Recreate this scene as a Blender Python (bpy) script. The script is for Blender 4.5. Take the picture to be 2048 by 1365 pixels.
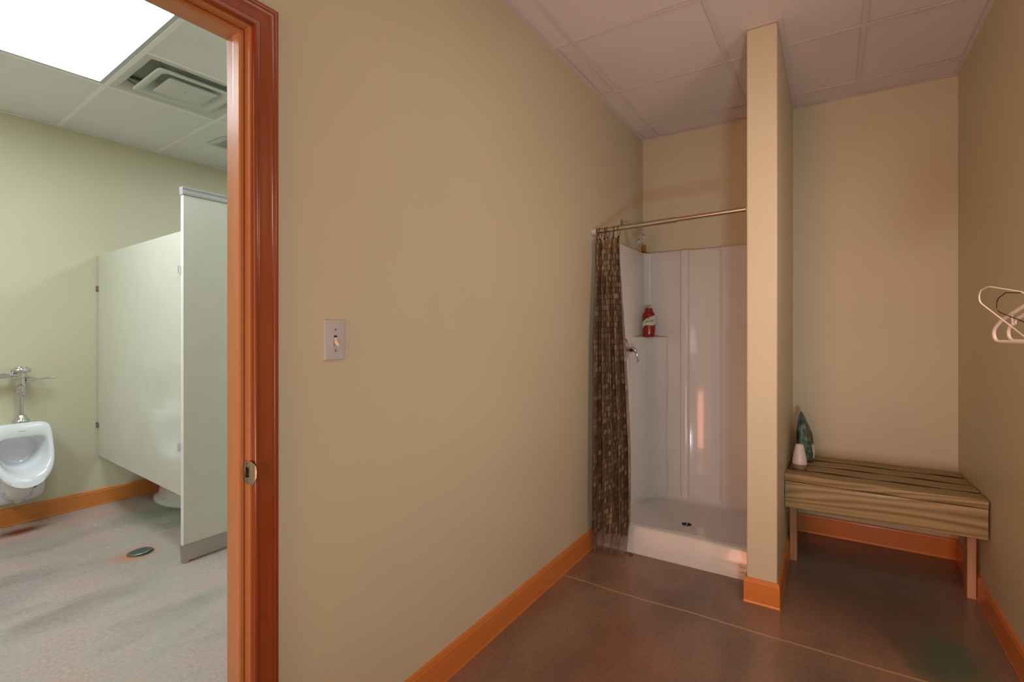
import bpy, bmesh, math, random
from mathutils import Vector, Matrix
random.seed(7)
S = bpy.context.scene
C = S.collection
PI = math.pi
for o in list(bpy.data.objects): bpy.data.objects.remove(o, do_unlink=True)

# ------------------------------------------------------------------ camera
CAMH = 1.30
yaw = math.atan2(640, 1000)
cd = bpy.data.cameras.new('camera'); cam = bpy.data.objects.new('camera', cd); C.objects.link(cam)
cd.sensor_width = 36; cd.lens = 36*1000/2048; cd.shift_y = -21.5/2048; cd.clip_start = .02
cam.location = (0, 0, CAMH); cam.rotation_euler = (PI/2, 0, yaw - PI/2)
S.camera = cam
# ------------------------------------------------------------------ world, exposure
S.view_settings.view_transform = 'Standard'; S.view_settings.look = 'None'
S.view_settings.gamma = 1; S.view_settings.use_curve_mapping = False
S.view_settings.exposure = 0.0
w = bpy.data.worlds.new('world'); S.world = w; w.use_nodes = True
w.node_tree.nodes['Background'].inputs[0].default_value = (1, .9, .8, 1)
w.node_tree.nodes['Background'].inputs[1].default_value = .05
# ------------------------------------------------------------------ lights
def area(name, loc, target, sx, sy, power, col, spread=PI):
    l = bpy.data.lights.new(name, 'AREA'); l.shape = 'RECTANGLE'; l.size = sx; l.size_y = sy
    l.energy = power; l.color = col; l.spread = spread
    o = bpy.data.objects.new(name, l); C.objects.link(o); o.location = loc
    o.rotation_euler = (Vector(target)-Vector(loc)).to_track_quat('-Z', 'Y').to_euler()
    return o
BATH_E = 12.3        # emission of the bathroom troffers
CORR_E = 1.9        # emission of the dressing room troffer
WARM = (1, .78, .55)
area('low_right_light', (-.35, -.42, .55), (2.9, .75, 1.5), .22, .30, 5.8, (.90, 1, 1), 1.7)  # unseen low source, placed by the rod and stub wall shadows
area('rear_fill', (-1.45, .72, 1.25), (2.6, -.6, 1.2), .8, 1.9, 19, (1, .40, .24), 2.0)  # added warm fill from behind
area('side_fill', (1.70, -.55, 1.9), (2.5, 1.0, 1.1), .20, .5, 6.5, (1, .68, .57), 2.6)  # added fill outside the frame to even out the walls; no lamp there

# ------------------------------------------------------------------ dimensions
HC = 2.74           # ceilings
YL = 1.21           # dressing room face of the left wall
YB = 1.315          # bathroom face of the same wall
YF = 4.60           # bathroom far wall
XB = 3.735          # back wall
YR = -.60           # right wall
PX, PY0, PY1 = 2.627, .215, .345   # partition
XBACK = -1.6
BXL, BXR = -.7, 3.735
DL, DR, DH = -.13, .69, 2.048      # door opening

# ------------------------------------------------------------------ material helpers
def rgb(h):
    h = h.lstrip('#'); v = [int(h[i:i+2], 16)/255 for i in (0, 2, 4)]
    return tuple((x/12.92 if x <= .04045 else ((x+.055)/1.055)**2.4) for x in v) + (1,)
def newmat(name):
    m = bpy.data.materials.new(name); m.use_nodes = True
    nt = m.node_tree; b = nt.nodes['Principled BSDF']
    return m, nt, b
def ramp(nt, fac, stops):
    r = nt.nodes.new('ShaderNodeValToRGB'); e = r.color_ramp.elements
    while len(e) < len(stops): e.new(.5)
    for i, (p, c) in enumerate(stops): e[i].position = p; e[i].color = c
    nt.links.new(fac, r.inputs[0]); return r.outputs[0]
def coords(nt, scale=(1, 1, 1), kind='Object', rot=(0, 0, 0)):
    t = nt.nodes.new('ShaderNodeTexCoord'); mp = nt.nodes.new('ShaderNodeMapping')
    mp.inputs['Scale'].default_value = scale; mp.inputs['Rotation'].default_value = rot
    nt.links.new(t.outputs[kind], mp.inputs[0]); return mp.outputs[0]
def noise(nt, vec, scale, detail=3, rough=.5, dist=0):
    n = nt.nodes.new('ShaderNodeTexNoise'); n.inputs['Scale'].default_value = scale
    n.inputs['Detail'].default_value = detail; n.inputs['Roughness'].default_value = rough
    n.inputs['Distortion'].default_value = dist
    nt.links.new(vec, n.inputs['Vector']); return n.outputs['Fac']
def mix(nt, fac, a, b, mode='MIX'):
    n = nt.nodes.new('ShaderNodeMix'); n.data_type = 'RGBA'; n.blend_type = mode
    for sock, v in ((n.inputs[0], fac), (n.inputs[6], a), (n.inputs[7], b)):
        if isinstance(v, (int, float, tuple)): sock.default_value = v
        else: nt.links.new(v, sock)
    return n.outputs[2]
def math_(nt, op, a, b=None, c=None):
    n = nt.nodes.new('ShaderNodeMath'); n.operation = op
    for i, v in enumerate((a, b, c)):
        if v is None: continue
        if isinstance(v, (int, float)): n.inputs[i].default_value = v
        else: nt.links.new(v, n.inputs[i])
    return n.outputs[0]
def bump(nt, b, h, strength, dist=.002):
    n = nt.nodes.new('ShaderNodeBump'); n.inputs['Strength'].default_value = strength
    n.inputs['Distance'].default_value = dist
    nt.links.new(h, n.inputs['Height']); nt.links.new(n.outputs[0], b.inputs['Normal'])
def simple(name, col, rough=.5, metal=0, var=.06, vs=8, spec=.5, coat=0, bmp=0, bs=60):
    m, nt, b = newmat(name)
    c = rgb(col) if isinstance(col, str) else col
    b.inputs['Roughness'].default_value = rough; b.inputs['Metallic'].default_value = metal
    b.inputs['Specular IOR Level'].default_value = spec; b.inputs['Coat Weight'].default_value = coat
    v = coords(nt); f = noise(nt, v, vs, 3)
    lo = tuple(x*(1-var) for x in c[:3])+(1,); hi = tuple(min(1, x*(1+var)) for x in c[:3])+(1,)
    nt.links.new(ramp(nt, f, [(.3, lo), (.7, hi)]), b.inputs['Base Color'])
    if bmp: bump(nt, b, noise(nt, v, bs, 4, .6), bmp)
    return m
def paint(name, col, rough=.42):
    m, nt, b = newmat(name); c = rgb(col); v = coords(nt)
    f = noise(nt, v, 1.3, 2)
    nt.links.new(ramp(nt, f, [(.3, tuple(x*.96 for x in c[:3])+(1,)), (.7, tuple(min(1, x*1.03) for x in c[:3])+(1,))]), b.inputs['Base Color'])
    b.inputs['Roughness'].default_value = rough; b.inputs['Specular IOR Level'].default_value = .35
    bump(nt, b, noise(nt, v, 210, 3, .6), .22, .0016)
    return m
def wood(name, dark, light, rough=.3, scale=1, axis='Z', coat=.3, contrast=(.25, .75), ring=0, bmp=.1):
    """grain runs along the given axis"""
    m, nt, b = newmat(name)
    s = {'X': (.6, 9, 9), 'Y': (9, .6, 9), 'Z': (9, 9, .6)}[axis]
    v = coords(nt, tuple(x*scale for x in s))
    n1 = noise(nt, v, 2.2, 5, .6, .6); n2 = noise(nt, v, 9, 4, .6)
    f = math_(nt, 'ADD', math_(nt, 'MULTIPLY', n1, .72), math_(nt, 'MULTIPLY', n2, .28))
    if ring:
        v3 = coords(nt, {'X': (.30, 3.4, 3.4), 'Y': (3.4, .30, 3.4), 'Z': (3.4, 3.4, .30)}[axis])
        n3 = noise(nt, v3, 1.3, 2, .4, .3)
        rr = math_(nt, 'FRACT', math_(nt, 'MULTIPLY', n3, ring))
        tri = math_(nt, 'ABSOLUTE', math_(nt, 'SUBTRACT', rr, .5))
        f = math_(nt, 'ADD', math_(nt, 'MULTIPLY', f, .55), math_(nt, 'MULTIPLY', tri, .9))
    nt.links.new(ramp(nt, f, [(contrast[0], rgb(dark)), (contrast[1], rgb(light))]), b.inputs['Base Color'])
    b.inputs['Roughness'].default_value = rough; b.inputs['Coat Weight'].default_value = coat
    b.inputs['Coat Roughness'].default_value = .15
    bump(nt, b, f, bmp, .001)
    return m

M = {}
M['wall'] = paint('wall_paint', '#d2ccb1')
M['tile'] = None
def ceiling_tile(name, col):
    m, nt, b = newmat(name); v = coords(nt); c = rgb(col)
    f = noise(nt, v, 260, 4, .7); g = noise(nt, v, 1.1, 2)
    k = math_(nt, 'ADD', math_(nt, 'MULTIPLY', f, .6), math_(nt, 'MULTIPLY', g, .4))
    nt.links.new(ramp(nt, k, [(.30, tuple(x*.80 for x in c[:3])+(1,)), (.52, c)]), b.inputs['Base Color'])
    b.inputs['Roughness'].default_value = .95; b.inputs['Specular IOR Level'].default_value = .1
    bump(nt, b, f, .25, .001); return m
M['tile'] = ceiling_tile('ceiling_tile', '#e6dfe0')
M['tile_bath'] = ceiling_tile('ceiling_tile_white', '#eff2f2')
M['tee_bath'] = simple('ceiling_tee_white', '#fafbfb', .6, var=.02)
M['tee'] = simple('ceiling_tee', '#ddd5d6', .6, var=.02)
M['casing'] = wood('stained_casing', '#823b14', '#a04d20', .26, 1, 'Z', .5, bmp=.03)
M['jamb'] = wood('stained_jamb', '#b87f4c', '#cb9460', .38, 1, 'Z', .12, bmp=.03)
M['base_x'] = wood('stained_baseboard_x', '#d07c36', '#de8a42', .35, .6, 'X', .25, bmp=.03)
M['base_y'] = wood('stained_baseboard_y', '#d07c36', '#de8a42', .35, .6, 'Y', .25, bmp=.03)
M['chrome'] = simple('chrome', '#d8dade', .09, 1, var=.02)
M['brushed'] = simple('brushed_nickel', '#b9b2a2', .28, 1, var=.05)
M['steel'] = simple('stainless', '#bdb7b0', .22, 1, var=.08, vs=3)
M['alu'] = simple('aluminium', '#c9ccd4', .4, .6, var=.03)
M['white_plastic'] = simple('white_plastic', '#c2c4c6', .35, var=.02)
M['toggle'] = simple('toggle_plastic', '#f0dccb', .3, var=.02)
M['china'] = simple('vitreous_china', '#eef0f8', .07, var=.01, coat=.5)
M['fibre'] = simple('shower_gelcoat', '#e2e5e4', .16, var=.03, vs=2, coat=.35)
M['panel'] = simple('partition_laminate', '#dcdcd2', .13, var=.02, spec=.6)
M['panel_edge'] = simple('partition_edge', '#f4f2f2', .3, var=.01)
M['dark'] = simple('dark_recess', '#141210', .7)
M['screw'] = simple('screw_metal', '#8c8478', .35, .8)
M['rubber'] = simple('black_rubber', '#1c1a18', .6)
M['pine'] = wood('untreated_pine', '#b58a62', '#d2a983', .6, 1, 'Z', 0, bmp=.1, ring=6)
M['treated'] = wood('treated_lumber', '#7a6840', '#ae996c', .55, 1, 'Y', .05, (.25, .70), ring=22, bmp=.25)
M['treated_gap_shade'] = wood('treated_lumber_gap_shade', '#2a2416', '#40382a', .7, 1, 'Y', 0, (.25, .7), bmp=.2)  # dark slat edges; shade of the seat gaps is painted into the colour
M['wire_dark'] = simple('dark_wire', '#4a3a12', .4, .5)
M['tube_white'] = simple('white_hanger_plastic', '#e8d8d0', .35, var=.02)
M['ring'] = simple('ring_dark_bronze', '#3a2c20', .3, .7)
M['red'] = simple('red_plastic', '#8f1f0c', .22, var=.08, coat=.3)
M['label_white'] = simple('label_white', '#d9d2c8', .4, var=.03)
M['label_teal'] = simple('label_teal', '#7fa39b', .4)
M['orange'] = simple('orange_plastic', '#b8682e', .4)
M['bottle_white'] = simple('matte_white_bottle', '#e2d6d4', .3, var=.01)
M['bottle_grey'] = simple('frosted_base', '#8d7b6a', .35)
M['supply'] = simple('duct_grey', '#c4cac4', .6)
M['diffuser_white'] = simple('diffuser_white', '#d7dbd6', .5, var=.02)
M['grate'] = simple('drain_grate', '#7f8f88', .35, .6, var=.15, vs=30)

def emit(name, col, strength):
    m = bpy.data.materials.new(name); m.use_nodes = True; nt = m.node_tree
    b = nt.nodes['Principled BSDF']; b.inputs['Base Color'].default_value = (.8, .8, .8, 1)
    v = coords(nt); f = noise(nt, v, 90, 2)
    c = ramp(nt, f, [(.3, tuple(x*.97 for x in col)+(1,)), (.7, tuple(col)+(1,))])
    nt.links.new(c, b.inputs['Emission Color']); b.inputs['Emission Strength'].default_value = strength
    return m
M['lens_bath'] = emit('bath_light_lens', (.86, .97, 1.0), BATH_E)
M['lens_corr'] = emit('corridor_light_lens', (.98, 1, .86), CORR_E)

def concrete(name, cols, rough, seam=None, spots=()):
    """acid stained concrete: blotches of several stains under a clear sealer"""
    m, nt, b = newmat(name)
    v = coords(nt, (1, 1, 1)); v2 = coords(nt, (1.0, 2.2, 1), rot=(0, 0, .5))
    n1 = noise(nt, v2, 1.5, 5, .50, .25); n2 = noise(nt, v, 1.9, 4, .5, .2); n3 = noise(nt, v, 60, 4, .7)
    c1 = ramp(nt, n1, [(.30, rgb(cols[0])), (.50, rgb(cols[1])), (.70, rgb(cols[2]))])
    f2 = ramp(nt, n2, [(.46, (0, 0, 0, 1)), (.74, (1, 1, 1, 1))])
    c = mix(nt, f2, c1, rgb(cols[3]))
    fine = ramp(nt, n3, [(.3, (.82, .82, .82, 1)), (.7, (1.12, 1.12, 1.12, 1))])
    c = mix(nt, 1.0, c, fine, 'MULTIPLY')
    sep = nt.nodes.new('ShaderNodeSeparateXYZ'); nt.links.new(v, sep.inputs[0])
    wob = noise(nt, v, 3.0, 3)
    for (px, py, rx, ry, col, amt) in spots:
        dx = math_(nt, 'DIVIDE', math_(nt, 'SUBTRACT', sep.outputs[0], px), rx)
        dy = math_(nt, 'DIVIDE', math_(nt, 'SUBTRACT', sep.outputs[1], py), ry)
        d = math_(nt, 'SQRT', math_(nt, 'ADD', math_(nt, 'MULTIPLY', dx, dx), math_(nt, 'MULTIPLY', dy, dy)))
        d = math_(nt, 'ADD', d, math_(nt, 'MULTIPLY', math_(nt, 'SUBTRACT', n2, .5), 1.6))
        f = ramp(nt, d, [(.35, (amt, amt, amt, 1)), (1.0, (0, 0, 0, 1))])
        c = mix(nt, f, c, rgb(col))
    if seam is not None:
        w_ = math_(nt, 'MULTIPLY', math_(nt, 'SUBTRACT', wob, .5), .035)
        d = math_(nt, 'ABSOLUTE', math_(nt, 'SUBTRACT', math_(nt, 'ADD', sep.outputs[0], w_), seam))
        f = ramp(nt, d, [(.0015, (.75, .75, .75, 1)), (.0065, (0, 0, 0, 1))])
        c = mix(nt, f, c, rgb('#d8c08c'))
    nt.links.new(c, b.inputs['Base Color'])
    r = nt.nodes.new('ShaderNodeMapRange'); nt.links.new(n2, r.inputs[0])
    r.inputs[3].default_value = rough*.75; r.inputs[4].default_value = rough*1.3
    nt.links.new(r.outputs[0], b.inputs['Roughness'])
    b.inputs['Specular IOR Level'].default_value = .5
    bump(nt, b, n3, .05, .001)
    return m
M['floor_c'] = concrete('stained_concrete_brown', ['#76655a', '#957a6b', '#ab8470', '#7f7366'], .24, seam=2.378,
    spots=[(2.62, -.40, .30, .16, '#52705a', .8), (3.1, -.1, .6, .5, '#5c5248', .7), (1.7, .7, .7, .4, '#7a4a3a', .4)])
M['floor_b'] = concrete('stained_concrete_rose', ['#998a87', '#b3a49f', '#c49c99', '#aaa79c'], .26,
    spots=[(1.28, 3.39, .15, .14, '#c87a54', .8), (1.02, 4.42, .20, .10, '#5a2210', .95), (1.75, 3.95, .42, .50, '#6f7f63', .85), (.9, 4.15, .3, .12, '#9a9a98', .6)])

def lumber_bag(name):
    m, nt, b = newmat(name); v = coords(nt)
    f = noise(nt, v, 9, 4, .6, 1.2)
    nt.links.new(ramp(nt, f, [(.35, rgb('#2e4a44')), (.55, rgb('#6a857c')), (.72, rgb('#b9c0b4'))]), b.inputs['Base Color'])
    b.inputs['Roughness'].default_value = .25; b.inputs['Alpha'].default_value = .96
    bump(nt, b, noise(nt, v, 18, 4, .6, 2), .9, .01); return m
M['bag'] = lumber_bag('teal_plastic_film')

def curtain_mat():
    m, nt, b = newmat('curtain_fabric')
    t = nt.nodes.new('ShaderNodeTexCoord'); sep = nt.nodes.new('ShaderNodeSeparateXYZ'); nt.links.new(t.outputs['UV'], sep.inputs[0])
    def layer(n, off):
        x = math_(nt, 'ADD', math_(nt, 'MULTIPLY', sep.outputs[0], n), off); y = math_(nt, 'ADD', math_(nt, 'MULTIPLY', sep.outputs[1], n), off*.7)
        fx = math_(nt, 'FRACT', x); fy = math_(nt, 'FRACT', y)
        cx = math_(nt, 'FLOOR', x); cy = math_(nt, 'FLOOR', y)
        cmb = nt.nodes.new('ShaderNodeCombineXYZ'); nt.links.new(cx, cmb.inputs[0]); nt.links.new(cy, cmb.inputs[1])
        wn = nt.nodes.new('ShaderNodeTexWhiteNoise'); wn.noise_dimensions = '3D'; nt.links.new(cmb.outputs[0], wn.inputs[0])
        mx = math_(nt, 'MAXIMUM', math_(nt, 'ABSOLUTE', math_(nt, 'SUBTRACT', fx, .5)), math_(nt, 'ABSOLUTE', math_(nt, 'SUBTRACT', fy, .5)))
        return mx, wn.outputs[0]
    m1, r1 = layer(30, 0); m2, r2 = layer(11, .3)
    base = ramp(nt, r1, [(0, rgb('#5f5240')), (.45, rgb('#7b6a54')), (.8, rgb('#95836a')), (1, rgb('#b8a68a'))])
    edge = math_(nt, 'GREATER_THAN', m1, .40)
    c = mix(nt, math_(nt, 'MULTIPLY', edge, .75), base, rgb('#554838'))
    inner = math_(nt, 'MULTIPLY', math_(nt, 'LESS_THAN', m1, .20), math_(nt, 'GREATER_THAN', r1, .72))
    c = mix(nt, math_(nt, 'MULTIPLY', inner, .7), c, rgb('#b9a27c'))
    big = math_(nt, 'MULTIPLY', math_(nt, 'GREATER_THAN', m2, .38), math_(nt, 'GREATER_THAN', r2, .5))
    c = mix(nt, math_(nt, 'MULTIPLY', big, .45), c, rgb('#8a6f4c'))
    nt.links.new(c, b.inputs['Base Color'])
    b.inputs['Roughness'].default_value = .28; b.inputs['Specular IOR Level'].default_value = .7
    return m
M['curtain'] = curtain_mat()
def clear_mat():
    m, nt, b = newmat('clear_vinyl'); v = coords(nt)
    nt.links.new(ramp(nt, noise(nt, v, 20, 3), [(.3, rgb('#8a7562')), (.7, rgb('#a8947e'))]), b.inputs['Base Color'])
    b.inputs['Roughness'].default_value = .12; b.inputs['Alpha'].default_value = .45; return m
M['vinyl'] = clear_mat()

# ------------------------------------------------------------------ geometry helpers
class MB:
    """collects boxes, sweeps and lathes into one mesh"""
    def __init__(s): s.v = []; s.f = []; s.mi = []; s.uv = None
    def add(s, vs, fs, mi=0):
        k = len(s.v); s.v += [tuple(x) for x in vs]; s.f += [tuple(i+k for i in f) for f in fs]; s.mi += [mi]*len(fs); return s
    def box(s, x0, x1, y0, y1, z0, z1, mi=0):
        vs = [(x, y, z) for x in (x0, x1) for y in (y0, y1) for z in (z0, z1)]
        return s.add(vs, [(0, 1, 3, 2), (4, 6, 7, 5), (0, 4, 5, 1), (2, 3, 7, 6), (0, 2, 6, 4), (1, 5, 7, 3)], mi)
    def lathe(s, prof, centre=(0, 0, 0), axis=(0, 0, 1), n=28, mi=0, sx=1, sy=1):
        q = Vector(axis).normalized().to_track_quat('Z', 'Y').to_matrix(); c = Vector(centre); vs = []; fs = []
        for (r, h) in prof:
            for i in range(n):
                a = 2*PI*i/n; vs.append(c + q @ Vector((r*math.cos(a)*sx, r*math.sin(a)*sy, h)))
        for j in range(len(prof)-1):
            for i in range(n):
                k = (i+1) % n; fs.append((j*n+i, j*n+k, (j+1)*n+k, (j+1)*n+i))
        if prof[0][0] > 1e-6: fs.append(tuple(reversed(range(n))))
        if prof[-1][0] > 1e-6: fs.append(tuple((len(prof)-1)*n+i for i in range(n)))
        return s.add(vs, fs, mi)
    def tube(s, pts, r, n=12, mi=0, closed=False, caps=True):
        P = [Vector(p) for p in pts]; rr = r if isinstance(r, (list, tuple)) else [r]*len(P); vs = []; fs = []
        m = len(P); up = None
        for i, p in enumerate(P):
            if closed: t = (P[(i+1) % m]-P[i-1])
            else: t = P[min(i+1, m-1)]-P[max(i-1, 0)]
            t.normalize()
            if up is None:
                up = Vector((0, 0, 1)) if abs(t.z) < .9 else Vector((1, 0, 0))
            up = (up - t*up.dot(t)); up.normalize(); sd = t.cross(up)
            for k in range(n):
                a = 2*PI*k/n; vs.append(p + (up*math.cos(a)+sd*math.sin(a))*rr[i])
        for j in range(m if closed else m-1):
            for k in range(n):
                l = (k+1) % n; j2 = (j+1) % m; fs.append((j*n+k, j*n+l, j2*n+l, j2*n+k))
        if not closed and caps: fs.append(tuple(reversed(range(n)))); fs.append(tuple((m-1)*n+k for k in range(n)))
        return s.add(vs, fs, mi)
    def loft(s, rings, mi=0, cap0=True, cap1=True):
        n = len(rings[0]); vs = [p for r in rings for p in r]; fs = []
        for j in range(len(rings)-1):
            for i in range(n):
                k = (i+1) % n; fs.append((j*n+i, j*n+k, (j+1)*n+k, (j+1)*n+i))
        if cap0: fs.append(tuple(reversed(range(n))))
        if cap1: fs.append(tuple((len(rings)-1)*n+i for i in range(n)))
        return s.add(vs, fs, mi)
    def prism(s, poly, fn, a, b, mi=0):
        """poly of 2D points, fn(p, t) -> 3D, extruded between a and b"""
        return s.loft([[fn(p, a) for p in poly], [fn(p, b) for p in poly]], mi)
    def build(s, name, mats, parent=None, smooth=False, bevel=0, seg=2, origin=None, angle=35):
        me = bpy.data.meshes.new(name)
        o_ = Vector(origin) if origin is not None else Vector((0, 0, 0))
        me.from_pydata([tuple(Vector(v)-o_) for v in s.v], [], s.f)
        for m in (mats if isinstance(mats, list) else [mats]): me.materials.append(m)
        for p, i in zip(me.polygons, s.mi): p.material_index = i
        bm = bmesh.new(); bm.from_mesh(me); bmesh.ops.recalc_face_normals(bm, faces=bm.faces); bm.to_mesh(me); bm.free()
        o = bpy.data.objects.new(name, me); C.objects.link(o); o.location = o_
        if parent is not None:
            o.parent = parent; o.matrix_parent_inverse = parent_inv(parent)
        if smooth:
            for p in me.polygons: p.use_smooth = True
            for e in me.edges: pass
            try: me.set_sharp_from_angle(angle=math.radians(angle))
            except Exception: pass
        if bevel:
            b = o.modifiers.new('bevel', 'BEVEL'); b.width = bevel; b.segments = seg; b.limit_method = 'ANGLE'
            b.harden_normals = False
        return o
def world_loc(o):
    l = Vector(o.location); p = o.parent
    while p is not None: p = None
    return l
def parent_inv(p):
    # every parent here is unrotated: its world matrix is a translation (kept in p['_w'])
    return Matrix.Translation(-Vector(WL[p.name])) if p.name in WL else Matrix.Translation(-Vector(p.location))
WL = {}
def empty(name, loc):
    o = bpy.data.objects.new(name, None); C.objects.link(o); o.location = loc; o.empty_display_size = .05; WL[o.name] = tuple(loc); return o
def tag(o, label=None, cat=None, group=None, kind=None):
    if label: o['label'] = label
    if cat: o['category'] = cat
    if group: o['group'] = group
    if kind: o['kind'] = kind
    return o
def struct(name, mb, m, label=None, cat=None, **k):
    o = mb.build(name, m, **k); return tag(o, label, cat, kind='structure')
def plab(o, l): o['label'] = l; return o

# ================================================================== SHELL
T = .10
mb = MB()
def wallxy(mb, x0, x1, y0, y1, z0=0, z1=HC+.30): mb.box(x0, x1, y0, y1, z0, z1)
# left wall with the door opening
mb = MB(); J = .018
wallxy(mb, BXL-.1, DL-J, YL, YB); wallxy(mb, DR+J, XB+.1, YL, YB); wallxy(mb, DL-J, DR+J, YL, YB, DH+J, HC+.30)
mb.box(XBACK-.1, BXL-.1, YL, YB, 0, HC+.30)
struct('wall_left', mb, M['wall'], 'beige painted wall with the bathroom doorway and the light switch', 'wall')
struct('wall_back', MB().box(XB, XB+T, YR-T, YL, 0, HC+.30), M['wall'], 'beige end wall behind the shower and the bench', 'wall')
struct('wall_right', MB().box(XBACK-T, XB, YR-T, YR, 0, HC+.30), M['wall'], 'beige wall on the right beside the bench and the hangers', 'wall')
struct('wall_partition', MB().box(PX, XB, PY0, PY1, 0, HC), M['wall'], 'narrow beige stub wall between the shower and the bench', 'wall', bevel=.006)
struct('wall_rear', MB().box(XBACK-T, XBACK, YR, YL, 0, HC+.30), M['wall'], 'beige wall closing the dressing room behind the viewer', 'wall')
struct('wall_far', MB().box(BXL-.1, BXR+.1, YF, YF+T, 0, HC+.30), M['wall'], 'pale yellow green bathroom wall behind the urinal', 'wall')
struct('wall_far_left', MB().box(BXL-T, BXL, YB, YF, 0, HC+.30), M['wall'], 'pale bathroom side wall left of the doorway', 'wall')
struct('wall_far_right', MB().box(BXR, BXR+T, YB, YF, 0, HC+.30), M['wall'], 'pale bathroom side wall behind the toilet stall', 'wall')
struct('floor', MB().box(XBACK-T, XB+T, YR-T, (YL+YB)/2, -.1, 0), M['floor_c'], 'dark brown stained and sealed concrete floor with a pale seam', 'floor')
struct('floor_bathroom', MB().box(BXL-T, BXR+T, (YL+YB)/2, YF+T, -.1, 0), M['floor_b'], 'rose and grey stained concrete bathroom floor seen through the doorway', 'floor')

# ---- ceilings: lay-in tiles above tee bars
def grid_ceiling(name, tname, xs, ys, x0, x1, y0, y1, holes, fn, label, tl, raised={}):
    """xs, ys are tee centre lines; fn maps grid coordinates to the room"""
    tiles = MB(); bars = MB(); ex = [x0]+xs+[x1]; ey = [y0]+ys+[y1]
    for i in range(len(ex)-1):
        for j in range(len(ey)-1):
            if any(a-1e-6 <= (ex[i]+ex[i+1])/2 <= b and c-1e-6 <= (ey[j]+ey[j+1])/2 <= d for a, b, c, d in holes): continue
            up = raised.get((i, j), (0, 0, 0, 0)); z = HC+.003
            cs = [(ex[i], ey[j], z+up[0]), (ex[i+1], ey[j], z+up[1]), (ex[i+1], ey[j+1], z+up[2]), (ex[i], ey[j+1], z+up[3])]
            vs = [fn(*c) for c in cs]; vt = [(v[0], v[1], v[2]+.014) for v in vs]
            tiles.add(vs+vt, [(0, 1, 2, 3), (7, 6, 5, 4), (0, 4, 5, 1), (1, 5, 6, 2), (2, 6, 7, 3), (3, 7, 4, 0)])
    def bar(ax, ay, bx, by, w=.012, zz=HC, h=.003):
        dx, dy = (w, 0) if abs(ax-bx) < 1e-6 else (0, w)
        vs = [fn(ax-dx, ay-dy, zz), fn(ax+dx, ay+dy, zz), fn(bx+dx, by+dy, zz), fn(bx-dx, by-dy, zz)]
        vt = [(v[0], v[1], v[2]+h) for v in vs]
        bars.add(vs+vt, [(0, 1, 2, 3), (7, 6, 5, 4), (0, 4, 5, 1), (1, 5, 6, 2), (2, 6, 7, 3), (3, 7, 4, 0)])
    inh = lambda x, y: any(a+1e-4 < x < b-1e-4 and c+1e-4 < y < d-1e-4 for a, b, c, d in holes)
    for x in xs:
        for p, q in zip(ey, ey[1:]):
            if not inh(x, (p+q)/2): bar(x, p, x, q, zz=HC-.0005)
    for y in ys:
        for p, q in zip(ex, ex[1:]):
            if not inh((p+q)/2, y): bar(p, y, q, y)
    return tiles, bars, bar
flat = lambda x, y, z: (x, y, z)
xs = [2.275-.613*k for k in range(6, 0, -1)]+[2.275, 2.888, 3.52]
ys = [-.128, .468, 1.092]
raised = {}
for i in range(10):
    for j in range(4): raised[(i, j)] = tuple(random.choice((0, 0, .002, .004)) for _ in range(4))
cl = [(xs[3], xs[5], ys[0], ys[1])]
tiles, bars, bar = grid_ceiling('ceiling', '', xs, ys, XBACK, XB, YR, YL, cl, flat, '', '', raised)
for a in ((XBACK, YR+.011, XB, YR+.011), (XBACK, YL-.011, XB, YL-.011)): bar(*a, w=.011, zz=HC-.001)
bar(XB-.011, YR, XB-.011, YL, w=.011, zz=HC-.0012)
for a in ((PX-.02, PY0-.011, XB, PY0-.011), (PX-.02, PY1+.011, XB, PY1+.011)): bar(*a, w=.011, zz=HC-.001)
bar(PX-.011, PY0-.02, PX-.011, PY1+.02, w=.011, zz=HC-.0014)
ce = struct('ceiling', tiles, M['tile'], 'lay-in tile ceiling above the shower, bench and dressing area', 'ceiling')
plab(bars.build('ceiling_grid', M['tee'], ce), 'painted metal tee bars and wall angle')
struct('leak_blocker', MB().box(BXL, BXR, YB, YF, HC+.095, HC+.11), M['dark'], 'added unseen sheet above the bathroom ceiling tiles, blocking light leaks', 'ceiling')  # added unseen sheet that stops light leaking above the bathroom tiles
struct('ceiling_slab', MB().box(XBACK-T, XB+T, YR-T, YF+T, HC+.30, HC+.36), M['dark'], 'unlit roof deck hidden above the ceiling tiles', 'ceiling')

TH = math.radians(-3.2); GX, GY = 1.187, 3.600
def gfn(x, y, z):   # the bathroom grid sits slightly out of square with the walls
    c, s = math.cos(TH), math.sin(TH); return (GX + c*x - s*y, GY + s*x + c*y, z)
bxs = [-1.83, -1.22, -.61, 0, .61, 1.22, 1.83]; bys = [-1.83, -1.22, -.61, 0]
holes = [(-.61, 0, -1.22, 0), (-1.83, -1.22, -1.22, 0), (0, .61, -.61, 0), (1.22, 1.83, -1.22, 0)]
tiles, bars, bar = grid_ceiling('', '', bxs, bys, -2.0, 2.7, -2.18, 1.155, holes, gfn, '', '')
bar2 = MB().box(BXL, BXR, YF-.02, YF, HC-.002, HC+.001).box(BXL, BXR, YB, YB+.02, HC-.002, HC+.001)
ce2 = struct('ceiling_bathroom', tiles, M['tile_bath'], 'pale lay-in tile ceiling of the bathroom', 'ceiling')
plab(bars.build('ceiling_grid', M['tee_bath'], ce2), 'white metal tee bars'); plab(bar2.build('wall_angle', M['tee_bath'], ce2), 'white metal wall angle')

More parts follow.
